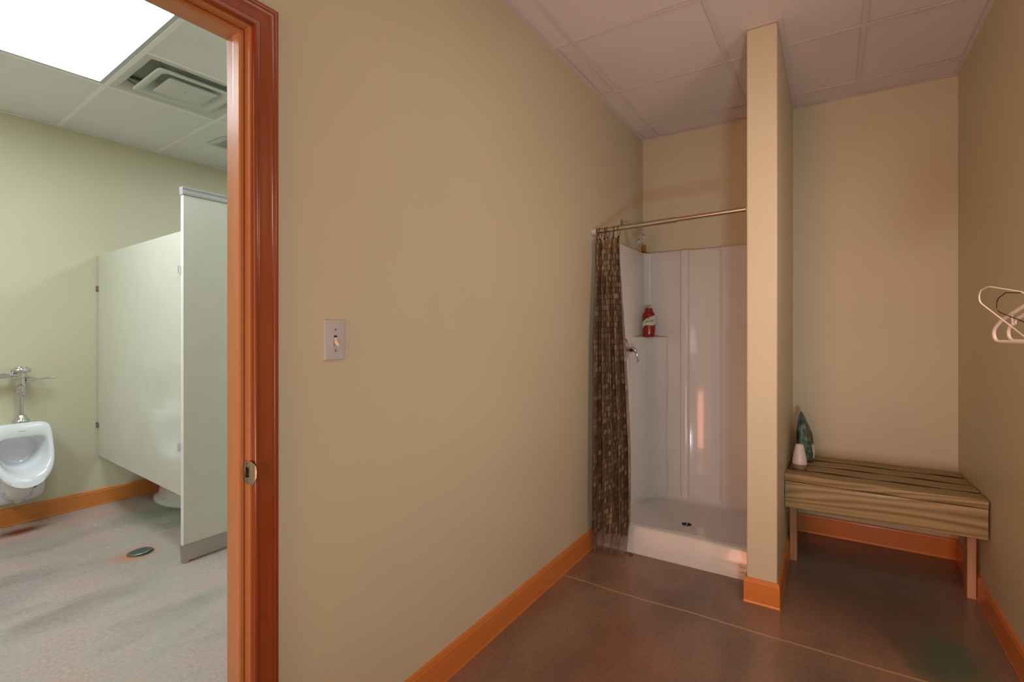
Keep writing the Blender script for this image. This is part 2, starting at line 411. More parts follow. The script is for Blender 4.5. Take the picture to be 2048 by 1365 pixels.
# ---- baseboards
BH, BT = .12, .012
def base_prof(side):    # (distance from wall, height)
    return [(0, 0), (BT+.002, 0), (BT+.002, .006), (BT, .012), (BT, BH-.018), (BT-.002, BH-.014), (BT-.003, BH-.005), (BT-.006, BH), (0, BH)]
def baseboard(name, pts, mat, label):
    """pts: polyline on the wall faces; board lies to the right of travel"""
    mb = MB(); P = [Vector((p[0], p[1])) for p in pts]; rings = []
    for i, p in enumerate(P):
        d0 = (P[i]-P[i-1]).normalized() if i else (P[1]-P[0]).normalized()
        d1 = (P[i+1]-P[i]).normalized() if i < len(P)-1 else d0
        n0 = Vector((d0.y, -d0.x)); n1 = Vector((d1.y, -d1.x)); n = (n0+n1); n.normalize(); k = 1/max(.3, n.dot(n0))
        rings.append([(p.x+n.x*a*k, p.y+n.y*a*k, h) for a, h in base_prof(0)])
    mb.loft(rings); return struct(name, mb, mat, label, 'baseboard', bevel=.0015)
baseboard('baseboard_left', [(.757, YL), (2.836, YL)], M['base_x'], 'orange stained baseboard along the wall with the light switch')
baseboard('baseboard_right', [(XB-.012, YR), (XBACK, YR)], M['base_x'], 'orange stained baseboard along the right wall beside the bench')
baseboard('baseboard_back', [(XB, PY0-.0), (XB, YR)], M['base_y'], 'orange stained baseboard behind the bench')
baseboard('baseboard_partition', [(2.836, PY1), (PX, PY1), (PX, PY0), (XB-.013, PY0)][::1], M['base_y'], 'orange stained baseboard wrapping the end of the stub wall')
baseboard('baseboard_far', [(BXL, YF), (BXR, YF)], M['base_x'], 'ochre baseboard under the urinal in the bathroom')
baseboard('baseboard_near', [(XBACK, YL), (DL-.067, YL)], M['base_x'], 'orange stained baseboard left of the doorway')

# ---- doorway: jambs, stops, casing
door = empty('door_1', (DR, YL, 0)); tag(door, 'orange stained wooden door frame opening into the bathroom', 'door frame', kind='structure')
def ushape(prof, xl, xr, zt, fn):
    """prof: list of (w,h) w away from the opening; mitred U"""
    mb = MB(); rings = []
    for which in range(4):
        r = []
        for w_, h in prof:
            x = xl-w_ if which < 2 else xr+w_; z = 0 if which in (0, 3) else zt+w_
            r.append(fn(x, h, z))
        rings.append(r)
    return mb.loft(rings)
jp = [(0, YL), (J, YL), (J, YB), (0, YB)]
ushape(jp, DL, DR, DH, lambda x, h, z: (x, h, z)).build('jamb', M['jamb'], door, bevel=.002)
sp = [(-.0137, 1.231), (-.0005, 1.231), (-.0005, 1.264), (-.0137, 1.264)]
ushape(sp, DL, DR, DH, lambda x, h, z: (x, h, z)).build('door_stop', M['jamb'], door, bevel=.004, seg=3)
cw = .061
cprof = [(0, 0), (0, .007), (.0012, .0105), (.004, .0125), (.0075, .0125), (.0095, .0105), (.011, .0095), (.0145, .0095), (.022, .0115), (.030, .0125), (.040, .0145), (.047, .0165),
         (.0485, .0160), (.0495, .0175), (.0525, .0185), (.057, .0180), (.060, .0160), (cw, .0125), (cw, 0)]
o = ushape(cprof, DL-.006, DR+.006, DH+.006, lambda x, h, z: (x, YL-h, z)).build('casing', M['casing'], door, smooth=True, angle=38); plab(o, 'darker red-brown moulded casing')
o = ushape(cprof, DL-.006, DR+.006, DH+.006, lambda x, h, z: (x, YB+h, z)).build('casing', M['casing'], door, smooth=True, angle=38)
# strike plate with curved lip
sx = DR-.0015
mb = MB(); zs0, zs1 = .919, .978; zc = (zs0+zs1)/2
outer = []; 
def plate(y0, y1, z0, z1): mb.box(sx-.001, sx+.0012, y0, y1, z0, z1)
plate(1.199, 1.2090, zs0+.002, zs1-.002); plate(1.2265, 1.2300, zs0+.001, zs1-.001); plate(1.2090, 1.2265, zs0+.001, zs0+.017); plate(1.2090, 1.2265, zs1-.017, zs1-.001)
rings = []
for k in range(7):
    t = k/6; y = 1.199-.014*t; x = sx+.005*t*t; hh = (.0275)*math.sqrt(max(.04, 1-(t*.93)**2))
    rings.append([(x-.001, y, zc-hh), (x+.001, y, zc-hh), (x+.001, y, zc+hh), (x-.001, y, zc+hh)])
mb.loft(rings)
strike = mb.build('strike_plate', M['brushed'], door, smooth=True, bevel=.0004); plab(strike, 'satin metal strike plate with curved lip')
MB().box(DR-.0006, DR+.0002, 1.2092, 1.2263, zs0+.017, zs1-.017).build('bolt_hole', M['dark'], strike)
for z in (zs0+.009, zs1-.009):
    MB().lathe([(.0, .0012), (.0028, .0008), (.0032, 0)], (sx-.0012, 1.2175, z), (-1, 0, 0), 14).build('screw', M['screw'], strike, smooth=True)

# ================================================================== DRESSING ROOM THINGS
# ---- light switch
sw = empty('light_switch', (.938, YL, 1.27)); tag(sw, 'white toggle light switch plate on the beige wall right of the doorway', 'light switch')
def rrect(cx, cz, hw, hh, r, n=6):
    p = []
    for (sx_, sz_, a0) in ((1, 1, 0), (-1, 1, PI/2), (-1, -1, PI), (1, -1, 3*PI/2)):
        for k in range(n+1):
            a = a0+PI/2*k/n; p.append((cx+sx_*(hw-r)+r*math.cos(a), cz+sz_*(hh-r)+r*math.sin(a)))
    return p
sy = YL
rings = []
for ins, dep in ((0, 0), (0, .003), (.001, .0048), (.003, .006), (.006, .0066)):
    rings.append([(x, sy-dep, z) for x, z in rrect(.938, 1.272, .0365-ins, .0585-ins, .004)])
plate_o = MB().loft(rings).build('face_plate', M['white_plastic'], sw, smooth=True, angle=60)
MB().box(.933, .943, sy-.0072, sy-.006, 1.259, 1.285).build('slot', M['dark'], sw)
tg = MB(); tg.loft([[(.9338, sy-.0065, 1.262), (.9422, sy-.0065, 1.262), (.9422, sy-.0065, 1.281), (.9338, sy-.0065, 1.281)],
                    [(.9343, sy-.014, 1.257), (.9417, sy-.014, 1.257), (.9417, sy-.0125, 1.271), (.9343, sy-.0125, 1.271)],
                    [(.9353, sy-.0215, 1.2535), (.9407, sy-.0215, 1.2535), (.9407, sy-.020, 1.262), (.9353, sy-.020, 1.262)]])
plab(tg.build('toggle', M['toggle'], sw, bevel=.001), 'cream toggle lever pointing down')
for z in (1.302, 1.242):
    MB().lathe([(0, .0022), (.0025, .0018), (.0034, 0)], (.938, sy-.0062, z), (0, -1, 0), 14).build('screw', M['screw'], sw, smooth=True)

# ---- ceiling troffer of the dressing room (outside the frame, above the viewer)
def troffer(name, fn, x0, x1, y0, y1, lens, label, z=HC):
    r = empty(name, fn((x0+x1)/2, (y0+y1)/2, z)); tag(r, label, 'ceiling light')
    fr = MB(); b_ = .022
    def q(mb, a, b, c, d, z0, z1):
        vs = [fn(a, c, z0), fn(b, c, z0), fn(b, d, z0), fn(a, d, z0), fn(a, c, z1), fn(b, c, z1), fn(b, d, z1), fn(a, d, z1)]
        mb.add(vs, [(0, 1, 2, 3), (7, 6, 5, 4), (0, 4, 5, 1), (1, 5, 6, 2), (2, 6, 7, 3), (3, 7, 4, 0)])
    q(fr, x0, x1, y0, y0+b_, z+.001, z+.06); q(fr, x0, x1, y1-b_, y1, z+.001, z+.06)
    q(fr, x0, x0+b_, y0+b_, y1-b_, z+.001, z+.06); q(fr, x1-b_, x1, y0+b_, y1-b_, z+.001, z+.06)
    q(fr, x0, x1, y0, y1, z+.06, z+.07)
    fr.build('frame', M['alu'], r)
    le = MB(); q(le, x0+b_, x1-b_, y0+b_, y1-b_, z+.003, z+.007); plab(le.build('lens', lens, r), 'glowing prismatic lens')
    return r
troffer('ceiling_light', flat, xs[3]+.012, xs[5]-.012, ys[0]+.012, ys[1]-.012, M['lens_corr'], 'warm two by four ceiling light above the dressing area')

# ---- shower stall
YSL, YSR, XSB = 1.180, .372, 3.695
st = empty('shower_stall', (3.28, .78, 0)); tag(st, 'glossy white one-piece shower stall beside the stub wall', 'shower')
# plan of the moulded walls (inner face), from the left front corner round to the right front corner
def arc(cx, cy, r, a0, a1, n=8): return [(cx+r*math.cos(a0+(a1-a0)*k/n), cy+r*math.sin(a0+(a1-a0)*k/n)) for k in range(n+1)]
plan = [(2.862, YL-.001), (2.862, YSL+.010), (2.872, YSL)]
plan += arc(XSB-.06, YSL-.06, .06, PI/2, 0)
def step(y, dx, w=.012, n=6):   # smooth offset of the back face
    return [(XSB-dx[0]-(dx[1]-dx[0])*(3*(k/n)**2-2*(k/n)**3), y-w*k/n) for k in range(n+1)]
plan += step(.925, (0, .020), .016)+step(.870, (.020, 0), .016)
plan += step(.660, (0, .022), .030)
x2 = XSB-.022
plan += arc(x2-.05, YSR+.05, .05, 0, -PI/2)
plan += [(2.872, YSR), (2.862, YSR-.008), (2.862, PY1+.001)]
mb = MB(); n = len(plan); Z0, Z1 = .05, 1.877
outer = []
for (x, y) in plan: outer.append((min(max(x, 2.862), XB-.001) if False else (XB-.0015 if x > 3.5 and .42 < y < 1.14 else x), y))
vs = [(x, y, Z0) for x, y in plan]+[(x, y, Z1-.008) for x, y in plan]
off = []
cx0, cy0 = 3.28, .775
for x, y in plan:   # top roll towards the walls
    ox = min(XB-.001, x+.008 if x > 3.55 else x); oy = min(YL-.001, y+.008) if y > 1.1 else (max(PY1+.001, y-.008) if y < .45 else y); off.append((ox, oy, Z1))
far = []
for x, y in plan:
    fx = XB-.001 if x > 3.60 and not (y > YSL-.03 and x < 3.64) and not (y < YSR+.03 and x < 3.64) else x
    fy = YL-.001 if y > YSL-.06 else (PY1+.001 if y < YSR+.05 else y); far.append((fx, fy, Z1))
vs += off+far
fs = []
for L in range(3):
    for i in range(n-1): fs.append((L*n+i, L*n+i+1, (L+1)*n+i+1, (L+1)*n+i))
mb.add(vs, fs)
sur = mb.build('wall_surround', M['fibre'], st, smooth=True, angle=50)
# corner shelf column under the soap ledge
mb = MB(); prof = [(XSB+.002, YSL+.002), (3.40, YSL+.002), (3.40, YSL-.004)]
c0 = (3.42, 1.165); 
curve = [(3.41, 1.176), (3.44, 1.168), (3.50, 1.150), (3.56, 1.120), (3.61, 1.082), (3.645, 1.045), (3.655, 1.028), (3.664, 1.018), (3.678, 1.012), (XSB-.002, 1.009), (XSB+.002, 1.009)]
poly = [(XSB+.002, YSL+.002), (3.39, YSL+.002), (3.39, 1.179)]+curve
rings = []
for z, s_ in ((.055, 1), (1.235, 1), (1.247, .985), (1.252, .95)):
    rings.append([(XSB+.002+(x-XSB-.002)*s_, YSL+.002+(y-YSL-.002)*s_, z) for x, y in poly])
mb.loft(rings)
shelf = mb.build('corner_shelf', M['fibre'], st, smooth=True, angle=50)
# pan with threshold
nx, ny = 56, 56; xa, xb_, ya, yb_ = 2.838, XB-.002, PY1+.0015, YL-.0015
def hz(x, y):
    ex = min(1, max(0, (x-2.905)/.05)); ex = ex*ex*(3-2*ex)
    r = math.hypot(x-3.30, y-.775); fl = .050+.035*min(1, r/.5)
    cov = min(min(XSB-x, y-YSR), YSL-y); cv = max(0, 1-cov/.045); cv = .055*cv*cv
    h = .158*(1-ex)+(fl+cv)*ex
    if x < 2.856: h = min(h, .158-.010*(1-((x-xa)/.018))**2)
    return h
mb = MB(); vs = []; fs = []
gx = [xa+.018*k/5 for k in range(5)]+[xa+.018+(xb_-xa-.018)*k/nx for k in range(nx+1)]
gy = [ya+(yb_-ya)*k/ny for k in range(ny+1)]
for x in gx:
    for y in gy: vs.append((x, y, hz(x, y)))
W = len(gy)
for i in range(len(gx)-1):
    for j in range(W-1): fs.append((i*W+j, (i+1)*W+j, (i+1)*W+j+1, i*W+j+1))
k0 = len(vs); vs += [(xa-.001, y, 0) for y in gy]
for j in range(W-1): fs.append((j, j+1, k0+j+1, k0+j))
mb.add(vs, fs)
pan = mb.build('shower_pan', M['fibre'], st, smooth=True, angle=55); plab(pan, 'white pan with raised threshold')
dr = MB(); dz = .0515
dr.lathe([(.045, 0), (.045, .003), (.040, .005), (.034, .004), (.0335, .002), (0, .002)], (3.305, .785, dz), n=32)
drain = dr.build('drain', M['chrome'], st, smooth=True)
mb = MB()
for k in range(-3, 4):
    L = math.sqrt(.031**2-(k*.0085)**2)
    for s_ in (-1, 1):
        mb.box(3.305+k*.0085-.0025, 3.305+k*.0085+.0025, .785+(.002 if s_ > 0 else -L), .785+(L if s_ > 0 else -.002), dz+.0018, dz+.0026)
plab(mb.build('drain_slots', M['dark'], drain), 'dark slots of the drain grate')
for z, ws in ((.062, (.006, .004, .007, .003)), (.036, (.005, .008, .004, .006))):
    y = .402; mb = MB()
    for w_ in ws: mb.box(xa-.0018, xa-.0008, y-w_, y, z, z+.0035); y -= w_+.0022
    plab(mb.build('printed_line', simple('print_grey', '#8d8078', .6), pan), 'tiny grey printed marks at the end of the threshold')
# chrome mixer valve
mb = MB(); vx, vz = 3.262, 1.168
mb.lathe([(.0, .014), (.03, .013), (.060, .009), (.074, .004), (.077, 0)], (vx, YSL, vz), (0, -1, 0), 36)
valve = mb.build('mixer_valve', M['chrome'], st, smooth=True); plab(valve, 'chrome mixer plate with drooping lever')
MB().lathe([(.022, 0), (.021, .035), (.017, .05), (0, .052)], (vx, YSL-.010, vz), (0, -1, 0), 24).build('hub', M['chrome'], valve, smooth=True)
MB().tube([(vx, YSL-.035, vz+.004), (vx, YSL-.058, vz+.006), (vx+.003, YSL-.072, vz-.008), (vx+.006, YSL-.082, vz-.033), (vx+.008, YSL-.087, vz-.062), (vx+.009, YSL-.088, vz-.082)],
          [.010, .012, .011, .008, .0075, .009], 14).build('lever', M['chrome'], valve, smooth=True)
# shower head
ax = Vector((.02, -.66, -.74)).normalized(); hc = Vector((3.279, YL-.086, 1.969))
hd = MB().lathe([(.012, -.004), (.015, .004), (.015, .016), (.018, .022), (.023, .036), (.033, .056), (.0375, .069), (.0385, .078), (.035, .083), (.014, .084), (.011, .079), (0, .079)], hc, ax, 32).build('shower_head', M['chrome'], st, smooth=True)
plab(hd, 'chrome shower head on a bent wall arm')

MB().lathe([(.032, 0), (.030, .006), (.018, .014), (.012, .016), (0, .016)], (3.277, YL, 2.03), (0, -1, 0), 28).build('arm_flange', M['chrome'], hd, smooth=True)
MB().tube([(3.277, YL, 2.03), (3.277, YL-.03, 2.028), (3.277, YL-.055, 2.012), (3.278, YL-.075, 1.985), (3.279, YL-.088, 1.967)], .0095, 14).build('arm', M['chrome'], hd, smooth=True)
# ---- red bottle on the corner shelf
def bottle_red():
    zb = 1.2525; cx, cy = 3.560, 1.110; root = empty('body_wash_bottle', (cx, cy, zb)); tag(root, 'red plastic body wash bottle with a white swoosh label on the shower corner shelf', 'bottle')
    aim = math.atan2(-cy, -cx)        # label faces the room
    def P(r, a, z, sx=1.0, sy=.62):
        dx, dy = r*math.cos(a)*sy, r*math.sin(a)*sx
        c, s = math.cos(aim), math.sin(aim); return (cx+dx*c-dy*s, cy+dx*s+dy*c, zb+z)
    prof = [(0, 0), (.036, 0), (.040, .004), (.043, .03), (.0455, .08), (.0465, .12), (.0455, .15), (.040, .168), (.029, .180), (.0265, .184), (.0265, .200), (.024, .204), (0, .204)]
    K = 40; rings = [[P(max(r, 1e-4), 2*PI*k/K, z) for k in range(K)] for r, z in prof]
    MB().loft(rings).build('body', M['red'], root, smooth=True, angle=50)
    rings = [[P(r, 2*PI*k/K, z, 1, .75) for k in range(K)] for r, z in ((.0272, .181), (.0272, .203), (.025, .206), (1e-4, .206))]
    MB().loft(rings).build('cap', M['red'], root, smooth=True)
    def rad(z):
        for (r0, z0), (r1, z1) in zip(prof, prof[1:]):
            if z0 <= z <= z1 and z1 > z0: return r0+(r1-r0)*(z-z0)/(z1-z0)
        return .04
    def patch(name, lo, hi, mat, par, a0, a1, e):
        mb = MB(); vs = []; N = 24; Q = 8
        for i in range(N+1):
            a = a0+(a1-a0)*i/N; u = i/N
            for j in range(Q+1):
                z = lo(u)+(hi(u)-lo(u))*j/Q; vs.append(P(rad(z)+e, a, z))
        fs = [(i*(Q+1)+j, (i+1)*(Q+1)+j, (i+1)*(Q+1)+j+1, i*(Q+1)+j+1) for i in range(N) for j in range(Q)]
        return mb.add(vs, fs).build(name, mat, par, smooth=True)
    lo = lambda u: .055+.050*u+.012*math.sin(2*PI*u*.9); hi = lambda u: .095+.062*u**.8+.008*math.sin(PI*u)
    lb = patch('label', lo, hi, M['label_white'], root, -1.35, 1.35, .0006)
    patch('label_band', lambda u: .100+.010*u, lambda u: .113+.012*u, M['label_teal'], lb, -.62, .75, .0011)
    patch('label_mark', lambda u: .131-.004*abs(u-.5), lambda u: .137-.010*abs(u-.5), M['red'], lb, -.16, .16, .0011)
bottle_red()
# ---- soap sliver beside it, small orange bottle on the surround ledge
mb = MB().lathe([(.0, 0), (.020, 0), (.024, .004), (.020, .008), (0, .009)], (3.52, 1.160, 1.2522), n=20, sx=1, sy=.55)
tag(mb.build('soap_bar', simple('soap', '#c9a870', .4), smooth=True, origin=(3.52, 1.160, 1.2522)), 'thin yellowish sliver of soap on the shower corner shelf', 'soap')
ob = empty('small_bottle', (3.715, 1.193, 1.877)); tag(ob, 'small orange bottle standing on the top ledge in the shower corner', 'bottle')
MB().lathe([(0, 0), (.0125, 0), (.0135, .004), (.0135, .020), (.0130, .055), (.010, .062), (.0085, .068), (0, .069)], (3.715, 1.193, 1.8772), n=20).build('body', M['orange'], ob, smooth=True)
plab(MB().lathe([(.0142, 0), (.0142, .016), (.0135, .016), (.0135, 0)], (3.715, 1.193, 1.8776), n=20).build('base_band', simple('dark_orange', '#7c3c18', .4), ob, smooth=True), 'darker band at the foot')

# ---- curtain rod
RX, RZ0, RZ1 = 2.785, 1.889, 1.917
def rodp(y): t = (YL-y)/(YL-PY1); return Vector((RX, y, RZ0+(RZ1-RZ0)*t))
rod = empty('curtain_rod', tuple(rodp(YL))); tag(rod, 'silver tension rod spanning the shower opening', 'curtain rod')
ax = (rodp(PY1)-rodp(YL)).normalized()
MB().tube([rodp(YL-.02), rodp(.72)], .0155, 20).tube([rodp(.728), rodp(.718)], .0165, 20).build('outer_tube', M['brushed'], rod, smooth=True)
MB().tube([rodp(.73), rodp(PY1+.02)], .0125, 20).build('inner_tube', M['brushed'], rod, smooth=True)
plab(MB().tube([rodp(YL-.0005), rodp(YL-.028)], .0195, 22).build('end_cap', M['white_plastic'], rod, smooth=True, bevel=.002), 'grey-white end cap against the left wall')
MB().tube([rodp(PY1+.0005), rodp(PY1+.025)], .0175, 22).build('end_cap', M['white_plastic'], rod, smooth=True, bevel=.002)

# ---- shower curtain, bunched to the left
import math as _m
NR = 6
ring_y = [1.178, 1.160, 1.130, 1.112, 1.076, 1.045]
CZT, CZB = 1.842, .030
NF = 4.6
def cur(u, t):
    """u 0..1 across, t 0 top .. 1 bottom"""
    yl = 1.190; yr = 1.040-.050*min(1, t*1.5)-.030*max(0, t-.3)
    y = yl+(yr-yl)*u
    k = min(1, t*3.0)
    amp = (.012+.036*k+.006*t)*(1-.45*max(0, (t-.8)/.2))*(1+.30*math.sin(6*u+1.4))
    ph = 2*PI*NF*u+.55*math.sin(5.2*u+.8)+.30*t*math.sin(4*u)
    x = RX-.006-.026*t-.020*t*t+amp*math.sin(ph)+.004*math.sin(2*ph+5*t)
    y += .011*math.cos(ph)*k
    # crumpled gathers on the free side near the top
    g = math.exp(-((t-.13)/.08)**2)*math.exp(-((u-.62)/.24)**2)
    x -= .030*g; x += .010*g*math.sin(26*u+52*t)
    if t < .07: x += .010*math.sin(2*PI*5.5*u)*(1-t/.07)
    if t > .90: y += .026*(u-.40)*(t-.90)/.10; x -= .016*(t-.90)/.10
    y = min(y, YL-.006)
    z = CZT-.010*abs(math.sin(PI*5.5*u))*max(0, 1-t*30)+(CZB-CZT)*t+.008*math.sin(ph)*t*t
    return Vector((x, y, z))
def sheet(name, t0, t1, nu, nt_, mat, parent=None, thick=.0012, layer=0):
    me = bpy.data.meshes.new(name); vs = []; uvs = []
    for j in range(nt_+1):
        t = t0+(t1-t0)*j/nt_
        for i in range(nu+1):
            vs.append(tuple(cur(i/nu, t))); uvs.append((i/nu*1.7, (1-t)*1.83))
    fs = [(j*(nu+1)+i, j*(nu+1)+i+1, (j+1)*(nu+1)+i+1, (j+1)*(nu+1)+i) for j in range(nt_) for i in range(nu)]
    me.from_pydata(vs, [], fs); uvl = me.uv_layers.new(name='uv')
    for p in me.polygons:
        p.use_smooth = True
        for li in p.loop_indices: uvl.data[li].uv = uvs[me.loops[li].vertex_index]
    me.materials.append(mat); o = bpy.data.objects.new(name, me); C.objects.link(o)
    if parent: o.parent = parent; o.matrix_parent_inverse = parent_inv(parent)
    md = o.modifiers.new('solid', 'SOLIDIFY'); md.thickness = thick
    return o
cur_root = empty('shower_curtain', (RX, 1.11, CZT)); tag(cur_root, 'brown geometric patterned shower curtain gathered against the left wall', 'shower curtain')
sheet('curtain_cloth', 0, .955, 260, 260, M['curtain'], cur_root)
plab(sheet('hem', .955, 1, 260, 14, M['vinyl'], cur_root, .0008), 'clear plastic bottom hem')
rn = ['nearest the wall end of the rod', 'second from the wall end of the rod', 'third from the wall end of the rod', 'fourth from the wall end of the rod', 'fifth, on the curtain\'s crumpled corner', 'last one, over the free edge of the curtain']
for k, y in enumerate(ring_y):
    p = rodp(y); tilt = [.15, -.1, .2, -.15, .25, -.05][k]; mb = MB(); pts = []
    zc_ = p.z-.012
    for q in range(22):
        a = PI*1.5-.35-(2*PI-.7)*q/21
        # pear-shaped ring: round over the rod, narrowing to the hook below
        rx_ = .021 if math.sin(a) > 0 else .021*(1-.45*abs(math.sin(a))); rz = .029 if math.sin(a) > 0 else .040
        lx = rx_*math.cos(a); lz = rz*math.sin(a)
        pts.append((p.x+lx*math.cos(tilt), y+lx*math.sin(tilt)+.012*math.sin(tilt)*(-lz/.04), zc_+lz))
    r = mb.tube(pts, .0016, 8).build('curtain_ring', M['ring'], origin=tuple(p))
    tag(r, 'dark metal curtain ring, '+rn[k], 'curtain ring', 'curtain rings on the shower rod')
    hook = MB().tube([(p.x-.012, y, zc_-.036), (p.x, y, zc_-.044), (p.x+.012, y+.004, zc_-.036)], .0035, 8)
    WL[r.name] = tuple(p)
    hook.build('hook', M['ring'], r, smooth=True)

# ---- bent wire scrap on the floor before the threshold
mb = MB().tube([(2.80, 1.02, .003), (2.82, .99, .003), (2.835-.03, .965, .003), (2.79, .975, .003), (2.795, .99, .003)], .0016, 8)
tag(mb.build('wire_clip', M['wire_dark'], origin=(2.8, .99, 0)), 'small bent wire clip lying on the floor below the curtain', 'clip')

# ---- bench
bench = empty('wooden_bench', (3.37, -.19, 0)); tag(bench, 'greenish brown slatted lumber bench fitted between the stub wall and right wall', 'bench')
BZF, BZB = .533, .505; BX0, BX1 = 3.040, 3.700
BY0, BY1 = -.592, PY0-.014
def btop(x): return BZF+(BZB-BZF)*(x-BX0)/(BX1-BX0)
sw_, gap = .140, .034
for k in range(4):
    a = BX0+k*(sw_+gap); b = a+sw_; mb = MB()
    rings = []
    y1_ = BY1 if k else PY0-.002
    for j in range(13):
        y = BY0+(y1_-BY0)*j/12; wv = .0015*math.sin(j*1.3+k*2)
        ring = []
        for (lx, lz) in rrect(0, 0, sw_/2, .019, .007, 3):
            x = (a+b)/2+lx; ring.append((x, y, btop(x)-.019+lz+wv))
        rings.append(ring)
    mb.loft(rings)
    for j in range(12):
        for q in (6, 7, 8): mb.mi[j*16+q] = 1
    o = mb.build('seat_slat', [M['treated'], M['treated_gap_shade']] if k else M['treated'], bench, smooth=True, angle=60)
ft = BZF-.040
rings = []
for j in range(13):
    y = BY0+(PY0-.003-BY0)*j/12
    rings.append([(3.0455+lx, y, ft-.0705+lz) for lx, lz in rrect(0.0195, 0, .019, .0700, .004, 3)])
MB().loft(rings).build('apron', M['treated'], bench, smooth=True, angle=60)
for y in (BY0+.001, BY1-.040):
    z_b = BZB-.042
    MB().box(3.086, 3.70, y, y+.038, .375, z_b-.002).build('side_rail', M['treated'], bench, bevel=.003)
MB().box(3.702, XB-.0005, BY0+.001, BY1, .375, BZB-.050).build('wall_ledger', M['treated'], bench, bevel=.003)
for (y0, y1) in ((-.586, -.552), (.166, .2015)):
    MB().box(3.232, 3.322, y0, y1, 0, .374).build('leg', M['pine'], bench, bevel=.003)

# ---- white tapered bottle and plastic bag on the bench
wx, wy = 3.200, .152; wz = btop(3.2)+.002
wb = empty('tapered_bottle', (wx, wy, wz)); tag(wb, 'white tapered plastic bottle with greyish base on the bench', 'bottle')
MB().lathe([(.0365, .032), (.0375, .036), (.034, .060), (.028, .095), (.021, .130), (.0195, .136), (.016, .139), (0, .1395)], (wx, wy, wz), n=32).build('body', M['bottle_white'], wb, smooth=True, angle=50)
MB().lathe([(0, 0), (.031, 0), (.034, .003), (.0368, .020), (.0370, .032), (0, .032)], (wx, wy, wz), n=32).build('base_cap', M['bottle_grey'], wb, smooth=True, angle=50)
bag = MB(); rings = []; K = 40; bx, by, bz = 3.52, .128, btop(3.45)+.004
prof = [(0, .9, .030), (.012, 1.0, .038), (.05, 1.08, .042), (.10, 1.05, .040), (.15, .92, .036), (.20, .72, .028), (.24, .48, .018), (.265, .28, .010), (.280, .10, .004)]
for h, sx_, dy_ in prof:
    r = []
    lean = .030*(h/.28)
    for k in range(K):
        a = 2*PI*k/K; fold = 1+.10*math.sin(5*a+h*14)+.06*math.sin(9*a-h*30)
        r.append((bx+.088*sx_*math.cos(a)*fold, min(PY0-.002, by+lean+(dy_*math.sin(a)*fold*1.1)), bz+h))
    rings.append(r)
bag.loft(rings); bg = bag.build('plastic_bag', M['bag'], smooth=True, angle=80, origin=(bx, by, bz))
tag(bg, 'crumpled translucent teal plastic bag leaning on the stub wall atop the bench', 'plastic bag')
WL[bg.name] = (bx, by, bz)
rings = []
for h, s_ in ((.010, .8), (.05, 1), (.098, .9)):
    rings.append([(bx-.030+.034*s_*math.cos(2*PI*k/24), by-.020+.024*s_*math.sin(2*PI*k/24), bz+h) for k in range(24)])
plab(MB().loft(rings).build('label_sheet', M['label_white'], bg, smooth=True), 'pale paper showing through the film')

# ---- coat hook and hangers on the right wall
HX, HY, HZ = 1.70, -.425, 1.44
hk = empty('wall_hook', (HX, YR, HZ)); tag(hk, 'metal wall hook carrying the clothes hangers on the right wall', 'hook')
MB().lathe([(.03, 0), (.028, .004), (.01, .008), (0, .008)], (HX, YR, HZ), (0, 1, 0), 20).build('plate', M['brushed'], hk, smooth=True)
MB().tube([(HX, YR, HZ), (HX, -.45, HZ-.004), (HX, -.408, HZ+.0), (HX, -.400, HZ+.015)], .005, 12).build('arm', M['brushed'], hk, smooth=True)
def hanger_pts(w=.21, h=.105, bend=.022, n=5):
    """closed outline: bottom bar, rounded corners and sloping arms; local (s, z), apex at (0, 0)"""
    p = [(-.012, -.002)]
    p += [(-w+.035, -h+.045)]
    for k in range(n+1):
        a = PI/2+.55+(PI-.55)*k/n; p.append((-w+bend+bend*math.cos(a), -h-.012+bend+bend*math.sin(a)))
    q = [(-s_, z_) for s_, z_ in reversed(p)]
    return p+q
def hanger(y, dz, rotz, tilt, mat, r, label, w=.21, h=.105, hooks=False, name='clothes_hanger', roll=0, dx=0):
    root = empty(name, (HX+dx, y, HZ+.004)); tag(root, label, 'hanger', 'clothes hangers on the right wall')
    c, s = math.cos(rotz), math.sin(rotz); ct, stt = math.cos(tilt), math.sin(tilt)
    neck = .045+dz
    def W(sv, zv, d=0):
        # tilt about the hook, in the hanger's own plane
        zz = zv-neck; a = sv*ct-zz*stt; b = sv*stt+zz*ct
        return (HX+dx+a*c-d*s, y+a*s+d*c, HZ+.006+b)
    MB().tube([W(*p) for p in hanger_pts(w, h)], r, 10, closed=True).build('body', mat, root, smooth=True)
    hp = [(0, -.002), (0, .012)]+[(.014*math.sin(a)*1.0-0*a, neck-.014+.014-.014+.014*math.cos(a)*1 if False else neck-.010+.014*math.cos(a)-.004) for a in [PI-.2-k*.45 for k in range(9)]]
    hp = [(0, -.002), (0, .010), (-.004, neck-.034), (-.014, neck-.018), (-.015, neck-.004), (-.006, neck+.006), (.006, neck+.006), (.014, neck-.003), (.013, neck-.014)]
    MB().tube([W(*p) for p in hp], min(r, .0022), 8).build('hook', M['brushed'] if r > .003 else mat, root, smooth=True)
    if hooks:
        for sg in (-1, 1):
            MB().tube([W(sg*(w-.085), -h+.062), W(sg*(w-.085), -h+.040), W(sg*(w-.092), -h+.032), W(sg*(w-.100), -h+.036), W(sg*(w-.101), -h+.044)], .0018, 8).build('strap_hook', mat, root, smooth=True)
    return root
ang = math.atan2(.047, .207)
hanger(-.428, .015, ang, 0, M['tube_white'], .0042, 'white tubular plastic hanger, frontmost of the bunch on the right wall', hooks=True)
hanger(-.458, .014, ang, .01, M['tube_white'], .0040, 'white tubular plastic hanger, second from the front of the bunch', hooks=True, dx=.0)
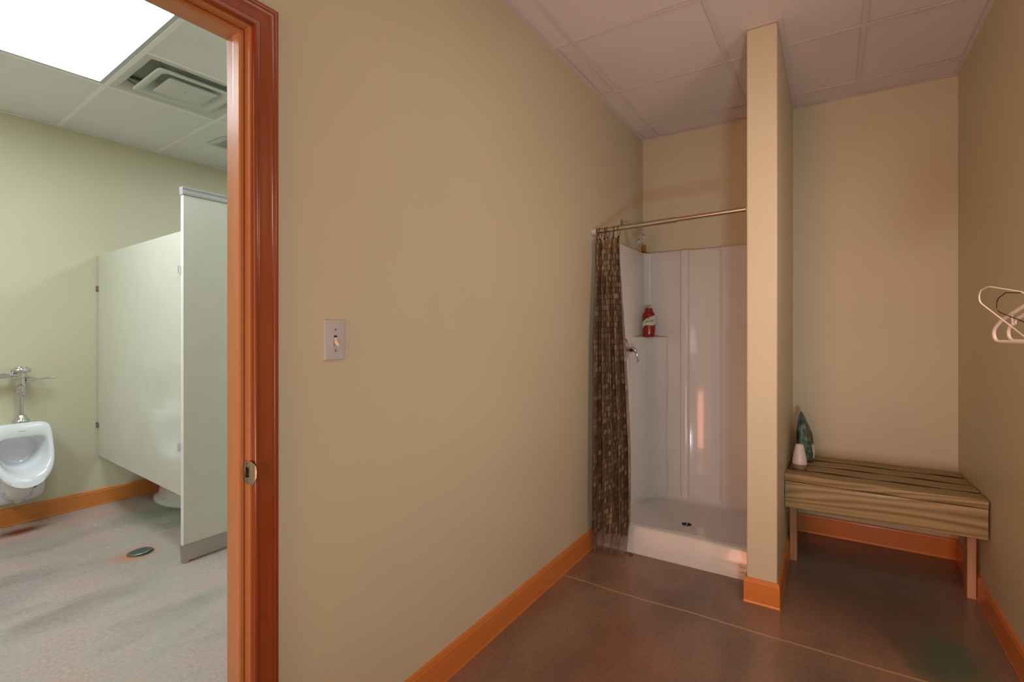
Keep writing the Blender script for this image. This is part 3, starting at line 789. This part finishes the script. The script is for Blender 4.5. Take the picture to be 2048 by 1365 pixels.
hanger(-.492, .006, ang, -.02, M['tube_white'], .0040, 'white tubular plastic hanger third in the bunch', hooks=True)
hanger(-.526, .004, ang, .02, M['tube_white'], .0040, 'white tubular plastic hanger closest to the right wall', hooks=True)
hanger(-.408, .015, ang+.03, .46, M['tube_white'], .0018, 'thin white wire hanger tipped up across the other hangers', w=.178, h=.085)
hanger(-.418, .012, ang+.01, .26, M['wire_dark'], .0014, 'thin dark wire hanger tipped up behind the white wire one', w=.145, h=.065)

# ================================================================== BATHROOM
L1 = troffer('ceiling_light', gfn, -.61+.012, -.012, -1.22+.012, -.012, M['lens_bath'], 'bright white ceiling light panel nearest the urinal, seen through the doorway')
L2 = troffer('ceiling_light', gfn, 1.22+.012, 1.83-.012, -1.22+.012, -.012, M['lens_bath'], 'white ceiling light panel above the toilet stall')

L3_fill = troffer('ceiling_light', gfn, -1.83+.012, -1.22-.012, -1.22+.012, -.012, M['lens_bath'], 'added white fill panel, unseen, near the bathroom side wall left of the urinal')  # added out of view to brighten the lower bathroom wall

# ---- air diffuser
df = empty('air_diffuser', gfn(.305, -.305, HC)); tag(df, 'white square stepped ceiling air diffuser next to the bright light panel', 'air vent')
def gsq(hw, z, r=.02, n=4, cx=.305, cy=-.305): return [gfn(x, y, z) for x, y in rrect(cx, cy, hw, hw, r, n)]
MB().loft([gsq(.293, HC+.004, .003), gsq(.293, HC-.001, .003), gsq(.262, HC-.001, .02), gsq(.250, HC+.010, .02), gsq(.222, HC+.060, .02)], cap0=False, cap1=False).build('frame', M['diffuser_white'], df, smooth=True, angle=40)
MB().loft([gsq(.25, HC+.058, .02), gsq(.246, HC+.080, .02)], cap0=False).build('duct_box', M['supply'], df)
MB().loft([gsq(.205, HC-.002, .03), gsq(.210, HC-.010, .03), gsq(.204, HC-.014, .03), gsq(.172, HC-.011, .035), gsq(.160, HC+.004, .035), gsq(.128, HC+.040, .03), gsq(.122, HC+.044, .03), gsq(.158, HC+.010, .035), gsq(.205, HC-.002, .03)], cap0=False, cap1=False).build('louver_ring', M['diffuser_white'], df, smooth=True, angle=60)
MB().loft([gsq(.124, HC-.002, .015), gsq(.130, HC-.012, .015), gsq(.126, HC-.016, .015), gsq(.06, HC-.010, .015), gsq(.01, HC-.009, .005)], cap0=True).build('centre_plate', M['diffuser_white'], df, smooth=True, angle=60)
for (a, b) in ((-.17, -.17), (.17, -.17), (.17, .17), (-.17, .17)):
    MB().tube([gfn(.305+a, -.305+b, HC+.0), gfn(.305+a*1.3, -.305+b*1.3, HC+.045)], .003, 8).build('bracket', M['screw'], df)
MB().lathe([(0, .002), (.005, 0)], gfn(.305, -.305, HC-.0095), (0, 0, -1), 12).build('screw', M['screw'], df)

# ---- small exhaust grille
eg = empty('exhaust_grille', (2.10, 3.93, HC)); tag(eg, 'small white louvred exhaust grille on the bathroom ceiling, partly behind the door frame', 'air vent')
MB().loft([[(2.10+x, 3.93+y, HC-.001) for x, y in rrect(0, 0, .13, .13, .008)], [(2.10+x, 3.93+y, HC-.003) for x, y in rrect(0, 0, .13, .13, .008)], [(2.10+x, 3.93+y, HC-.005) for x, y in rrect(0, 0, .115, .115, .008)]]).build('cover', M['diffuser_white'], eg, smooth=True, angle=30)
for k in range(9):
    MB().box(2.10-.085, 2.10+.085, 3.93-.084+k*.021-.003, 3.93-.084+k*.021+.003, HC-.0058, HC-.0046).build('slot', M['dark'], eg)

# ---- urinal
UX = 1.022
ur = empty('urinal', (UX, YF, .42)); tag(ur, 'white wall-hung china urinal on the bathroom far wall', 'urinal')
def uo(hw, zt, zb, zc, et, eb, K=64, cx=UX, yfn=None, shrink=0):
    r = []
    for k in range(K):
        a = 2*PI*k/K; ca, sa = math.cos(a), math.sin(a)
        e = et if sa >= 0 else eb; hh = (zt-zc) if sa >= 0 else (zc-zb)
        x = hw*math.copysign(abs(ca)**(2/e), ca); z = zc+hh*math.copysign(abs(sa)**(2/e), sa)
        y = yfn(z) if callable(yfn) else yfn
        r.append((cx+x, y, z))
    return r
def yr(z):      # rim plane leans forward towards the lip
    t = min(1, max(0, (.69-z)/.39)); return YF-.150-.155*t**1.15
R_ = [uo(.135, .665, .33, .52, 5, 2.6, yfn=YF-.001), uo(.145, .684, .325, .52, 5, 2.4, yfn=lambda z: YF-.06-.03*(.69-z)),
      uo(.150, .690, .305, .52, 6, 2.3, yfn=lambda z: yr(z)+.045), uo(.150, .692, .297, .52, 6, 2.25, yfn=lambda z: yr(z)+.012), uo(.146, .688, .300, .52, 6, 2.2, yfn=lambda z: yr(z)+.002),
      uo(.138, .660, .325, .52, 6, 2.2, yfn=lambda z: yr(z)-.001), uo(.130, .612, .350, .52, 6, 2.15, yfn=lambda z: yr(z)+.001), uo(.124, .602, .362, .52, 5, 2.1, yfn=lambda z: yr(z)+.010),
      uo(.120, .600, .372, .52, 4, 2.1, yfn=lambda z: yr(z)+.035), uo(.112, .596, .385, .52, 3.5, 2.1, yfn=lambda z: yr(z)*.55+(YF-.055)*.45), uo(.095, .585, .41, .52, 3, 2, yfn=YF-.050),
      uo(.05, .55, .46, .52, 2, 2, yfn=YF-.042), uo(.001, .521, .519, .52, 2, 2, yfn=YF-.040)]
MB().loft(R_).build('bowl', M['china'], ur, smooth=True, angle=70)
# back plate and trap below the lip
rings = [uo(.150, .45, .150, .30, 5, 4.5, yfn=YF-.001), uo(.150, .45, .150, .30, 5, 4.5, yfn=YF-.020), uo(.143, .44, .157, .30, 5, 4.5, yfn=YF-.030), uo(.12, .42, .18, .30, 5, 4, yfn=YF-.033)]
MB().loft(rings).build('back_plate', M['china'], ur, smooth=True, angle=70)
rings = []
for z, hw, dp in ((.345, .098, .20), (.30, .082, .185), (.25, .074, .160), (.205, .066, .135), (.192, .045, .110), (.172, .030, .095), (.160, .020, .082)):
    rings.append([(UX+.02*0+hw*math.copysign(abs(math.cos(2*PI*k/40))**.7, math.cos(2*PI*k/40)), min(YF-.02, YF-.02-dp*max(0, math.sin(2*PI*k/40))**.8), z) for k in range(40)])
MB().loft(rings).build('trap', M['china'], ur, smooth=True, angle=70)
for (x, z) in ((UX-.095, .215), (UX+.088, .247)):
    MB().lathe([(.018, 0), (.018, .003), (.013, .005), (.011, .001), (0, .001)], (x, YF-.032, z), (0, -1, 0), 20).build('bolt_cap', M['screw'], ur, smooth=True)
t_ = (.66-.0)
MB().box(UX-.018, UX+.016, yr(.645)-.0016, yr(.645)-.0004, .642, .6455).build('maker_mark', simple('mark_grey', '#8f93a4', .5), ur)
# flush valve
fvx, fvy = UX+.012, YF-.085
fv = empty('flush_valve', (fvx, fvy, .69)); tag(fv, 'chrome manual flush valve above the urinal', 'flush valve')
MB().lathe([(.045, 0), (.045, .006), (.040, .018), (.030, .026), (.024, .045), (.019, .050), (0, .05)], (fvx, fvy, .6925), n=28).build('spud_flange', M['chrome'], fv, smooth=True, angle=40)
MB().lathe([(.0125, 0), (.0125, .13)], (fvx, fvy, .735), n=20).build('flush_tube', M['chrome'], fv, smooth=True)
MB().lathe([(.020, 0), (.023, .004), (.024, .03), (.027, .032), (.027, .045), (.023, .048), (.023, .062), (.026, .064), (.029, .070), (.029, .078), (.024, .082), (.024, .12), (.030, .124), (.030, .160), (.027, .163)], (fvx, fvy, .862), n=28).build('valve_body', M['chrome'], fv, smooth=True, angle=35)
MB().lathe([(.034, 0), (.047, .004), (.051, .010), (.051, .022), (.046, .030), (.034, .034), (.032, .040), (.020, .044), (0, .045)], (fvx, fvy, 1.018), n=32).build('cap', M['chrome'], fv, smooth=True, angle=35)
h = MB().lathe([(.015, 0), (.019, .004), (.020, .028), (.015, .034), (.013, .044), (.008, .050)], (fvx+.022, fvy, .972), (1, 0, 0), 20)
h.build('handle_socket', M['chrome'], fv, smooth=True, angle=35)
MB().tube([(fvx+.06, fvy-.002, .972), (fvx+.10, fvy-.006, .974), (fvx+.165, fvy-.012, .976), (fvx+.172, fvy-.0125, .976)], [.0045, .0048, .0062, .005], 12).build('handle', M['chrome'], fv, smooth=True)
s_ = MB().lathe([(.022, 0), (.022, .025), (.014, .028), (.014, .055), (.019, .058), (.019, .085), (.024, .088), (.024, .11), (.015, .113), (.015, .17), (.022, .172), (.022, .22), (0, .222)], (fvx-.02, fvy, 1.003), (-1, 0, 0), 22)
s_.build('supply_stop', M['chrome'], fv, smooth=True, angle=35)
MB().tube([(fvx-.185, fvy, 1.003), (fvx-.185, YF-.03, 1.003)], .012, 16).lathe([(.032, 0), (.030, .008), (.014, .014)], (fvx-.185, YF, 1.003), (0, -1, 0), 24).build('supply_pipe', M['chrome'], fv, smooth=True, angle=35)

# ---- toilet partition
tp = empty('toilet_partition', (1.42, 3.04, 0)); tag(tp, 'glossy off-white toilet stall partition with tall pilaster and steel shoe', 'partition')
PYF, PT = 3.035, .028
mb = MB()
pl_poly = [(1.472, YF-.010), (1.472+.022, YF-.010), (1.362+.022, PYF+.034), (1.362, PYF+.034)]
mb.prism(pl_poly, lambda p, z: (p[0], p[1], z), .368, 1.858)
mb.build('side_panel', M['panel'], tp, bevel=.002)
pxl = 1.355; 
MB().box(pxl+.004, 2.30, PYF, PYF+PT, .10, 2.056).build('pilaster', M['panel'], tp, bevel=.003)
plab(MB().box(pxl-.0005, pxl+.0045, PYF-.0005, PYF+PT+.0005, .10, 2.056).build('edge_trim', M['panel_edge'], tp, bevel=.001), 'bright white end edge')
rp = [(-.004, 0), (-.006, .012), (-.004, .018), (-.004, .028), (-.008, .034), (-.008, .044), (PT+.008, .044), (PT+.008, .034), (PT+.004, .028), (PT+.004, 0)]
MB().prism(rp, lambda p, x: (x, PYF+p[0], 2.056+p[1]), pxl-.006, BXR-.002).build('headrail', M['alu'], tp, bevel=.0008)
sh = MB().box(pxl-.003, 2.303, PYF-.004, PYF+PT+.004, .046, .100).box(pxl-.001, 2.301, PYF-.0015, PYF+PT+.0015, .012, .046)
sh.box(pxl-.001, pxl+.028, PYF-.0015, PYF+PT+.0015, 0, .012)
shoe = sh.build('shoe', M['steel'], tp, bevel=.0012)
MB().tube([(pxl+.014, PYF+PT/2, 0), (pxl+.014, PYF+PT/2, .05)], .006, 10).tube([(2.25, PYF+PT/2, 0), (2.25, PYF+PT/2, .05)], .006, 10).build('levelling_bolt', M['screw'], shoe)
def bracket(x, y, z, wall=True):
    mb = MB()
    if wall:
        mb.box(x-.014, x+.036, YF-.003, YF, z-.022, z+.022); mb.box(x-.003, x, y-.03, YF, z-.02, z+.02)
    else:
        mb.box(x-.022, x, PYF+PT, PYF+PT+.003, z-.022, z+.022); mb.box(x-.003, x, PYF+PT, PYF+PT+.036, z-.020, z+.020)
    b = mb.build('bracket', M['chrome'], tp, bevel=.0008)
    for dz in (-.01, .01):
        yy = (YF-.018) if wall else PYF+PT+.02
        MB().lathe([(0, .004), (.004, .003), (.0048, 0)], (x-.003, yy, z+dz), (-1, 0, 0), 12).build('screw', M['screw'], b, smooth=True)
bracket(1.4715, YF, 1.609); bracket(1.4715, YF, .596)
bracket(1.3625, PYF+PT, 1.64, False); bracket(1.3625, PYF+PT, .645, False)
# rest of the stall: door leaf and hinge-side pilaster, mostly behind the door frame
MB().box(2.305, 2.95, PYF+.003, PYF+PT-.003, .30, 1.80).build('stall_door', M['panel'], tp, bevel=.002)
MB().box(2.955, BXR-.004, PYF, PYF+PT, .10, 2.056).build('pilaster', M['panel'], tp, bevel=.003)
MB().box(2.952, BXR-.004, PYF-.004, PYF+PT+.004, 0, .10).build('shoe', M['steel'], tp, bevel=.001)

# ---- toilet
TX, TY = 1.872, 4.22
to = empty('toilet', (TX, TY, 0)); tag(to, 'white china toilet in the stall, only its foot visible under the partition', 'toilet')
def oval(cx, cy, rx, ryf, ryb, z, K=40):
    return [(cx+rx*math.cos(2*PI*k/K), cy+(ryb if math.sin(2*PI*k/K) > 0 else ryf)*math.sin(2*PI*k/K), z) for k in range(K)]
R_ = [oval(TX, TY, .150, .310, .30, 0), oval(TX, TY, .152, .313, .30, .010), oval(TX, TY, .146, .305, .295, .022), oval(TX, TY+.01, .110, .25, .27, .034), oval(TX, TY+.02, .097, .20, .25, .10),
      oval(TX, TY+.02, .108, .160, .26, .18), oval(TX, TY, .135, .22, .28, .26), oval(TX, TY-.04, .17, .32, .30, .34), oval(TX, TY-.05, .182, .34, .30, .375), oval(TX, TY-.05, .178, .335, .29, .385)]
MB().loft(R_).build('bowl', M['china'], to, smooth=True, angle=60)
R_ = [oval(TX, TY-.05, .185, .30, .20, .388), oval(TX, TY-.05, .188, .303, .20, .400), oval(TX, TY-.05, .180, .295, .195, .408), oval(TX, TY-.05, .120, .22, .12, .406), oval(TX, TY-.05, .115, .215, .115, .388)]
MB().loft(R_, cap0=False, cap1=False).build('seat', M['white_plastic'], to, smooth=True, angle=60)
MB().box(TX-.10, TX+.10, TY+.15, YF-.01, .20, .37).build('rear_horn', M['china'], to, bevel=.03, seg=4)
for sx_ in (-1, 1):
    MB().lathe([(.016, 0), (.015, .010), (.008, .016), (0, .017)], (TX+sx_*.125, TY+.10, .018), n=16).build('bolt_cap', M['china'], to, smooth=True)
tv = MB().lathe([(.02, 0), (.02, .04), (.013, .045), (.013, .22), (.024, .23), (.026, .33), (.045, .335), (.045, .36), (.03, .37), (0, .372)], (TX, YF-.09, .385), n=24).tube([(TX-.02, YF-.09, .66), (TX-.16, YF-.09, .66), (TX-.16, YF-.001, .66)], .013, 14)
tv.build('flush_pipe', M['chrome'], to, smooth=True, angle=40)

# ---- bathroom floor drain
fd = empty('floor_drain', (1.291, 3.405, 0)); tag(fd, 'round perforated metal floor drain ringed by rust orange stain', 'floor drain')
MB().lathe([(.066, 0), (.066, .002), (.060, .004), (.058, .003)], (1.291, 3.405, 0), n=36).build('rim', M['screw'], fd, smooth=True)
tl_ = Vector((-.05, .06, 1)).normalized()
g = MB().lathe([(.056, 0), (.056, .004), (.054, .006), (0, .006)], (1.291, 3.405, .0045), tl_, 36).build('grate', M['grate'], fd, smooth=True, angle=30)
mb = MB(); q = tl_.to_track_quat('Z', 'Y').to_matrix()
for i in range(-4, 5):
    for j in range(-4, 5):
        x, y = i*.0115, j*.0115
        if math.hypot(x, y) < .050:
            c = Vector((1.291, 3.405, .0045))+q @ Vector((x, y, .0061))
            mb.lathe([(.0036, 0), (.0036, .0004), (0, .0004)], c, tl_, 8)
plab(mb.build('grate_holes', M['dark'], g), 'dark round holes')
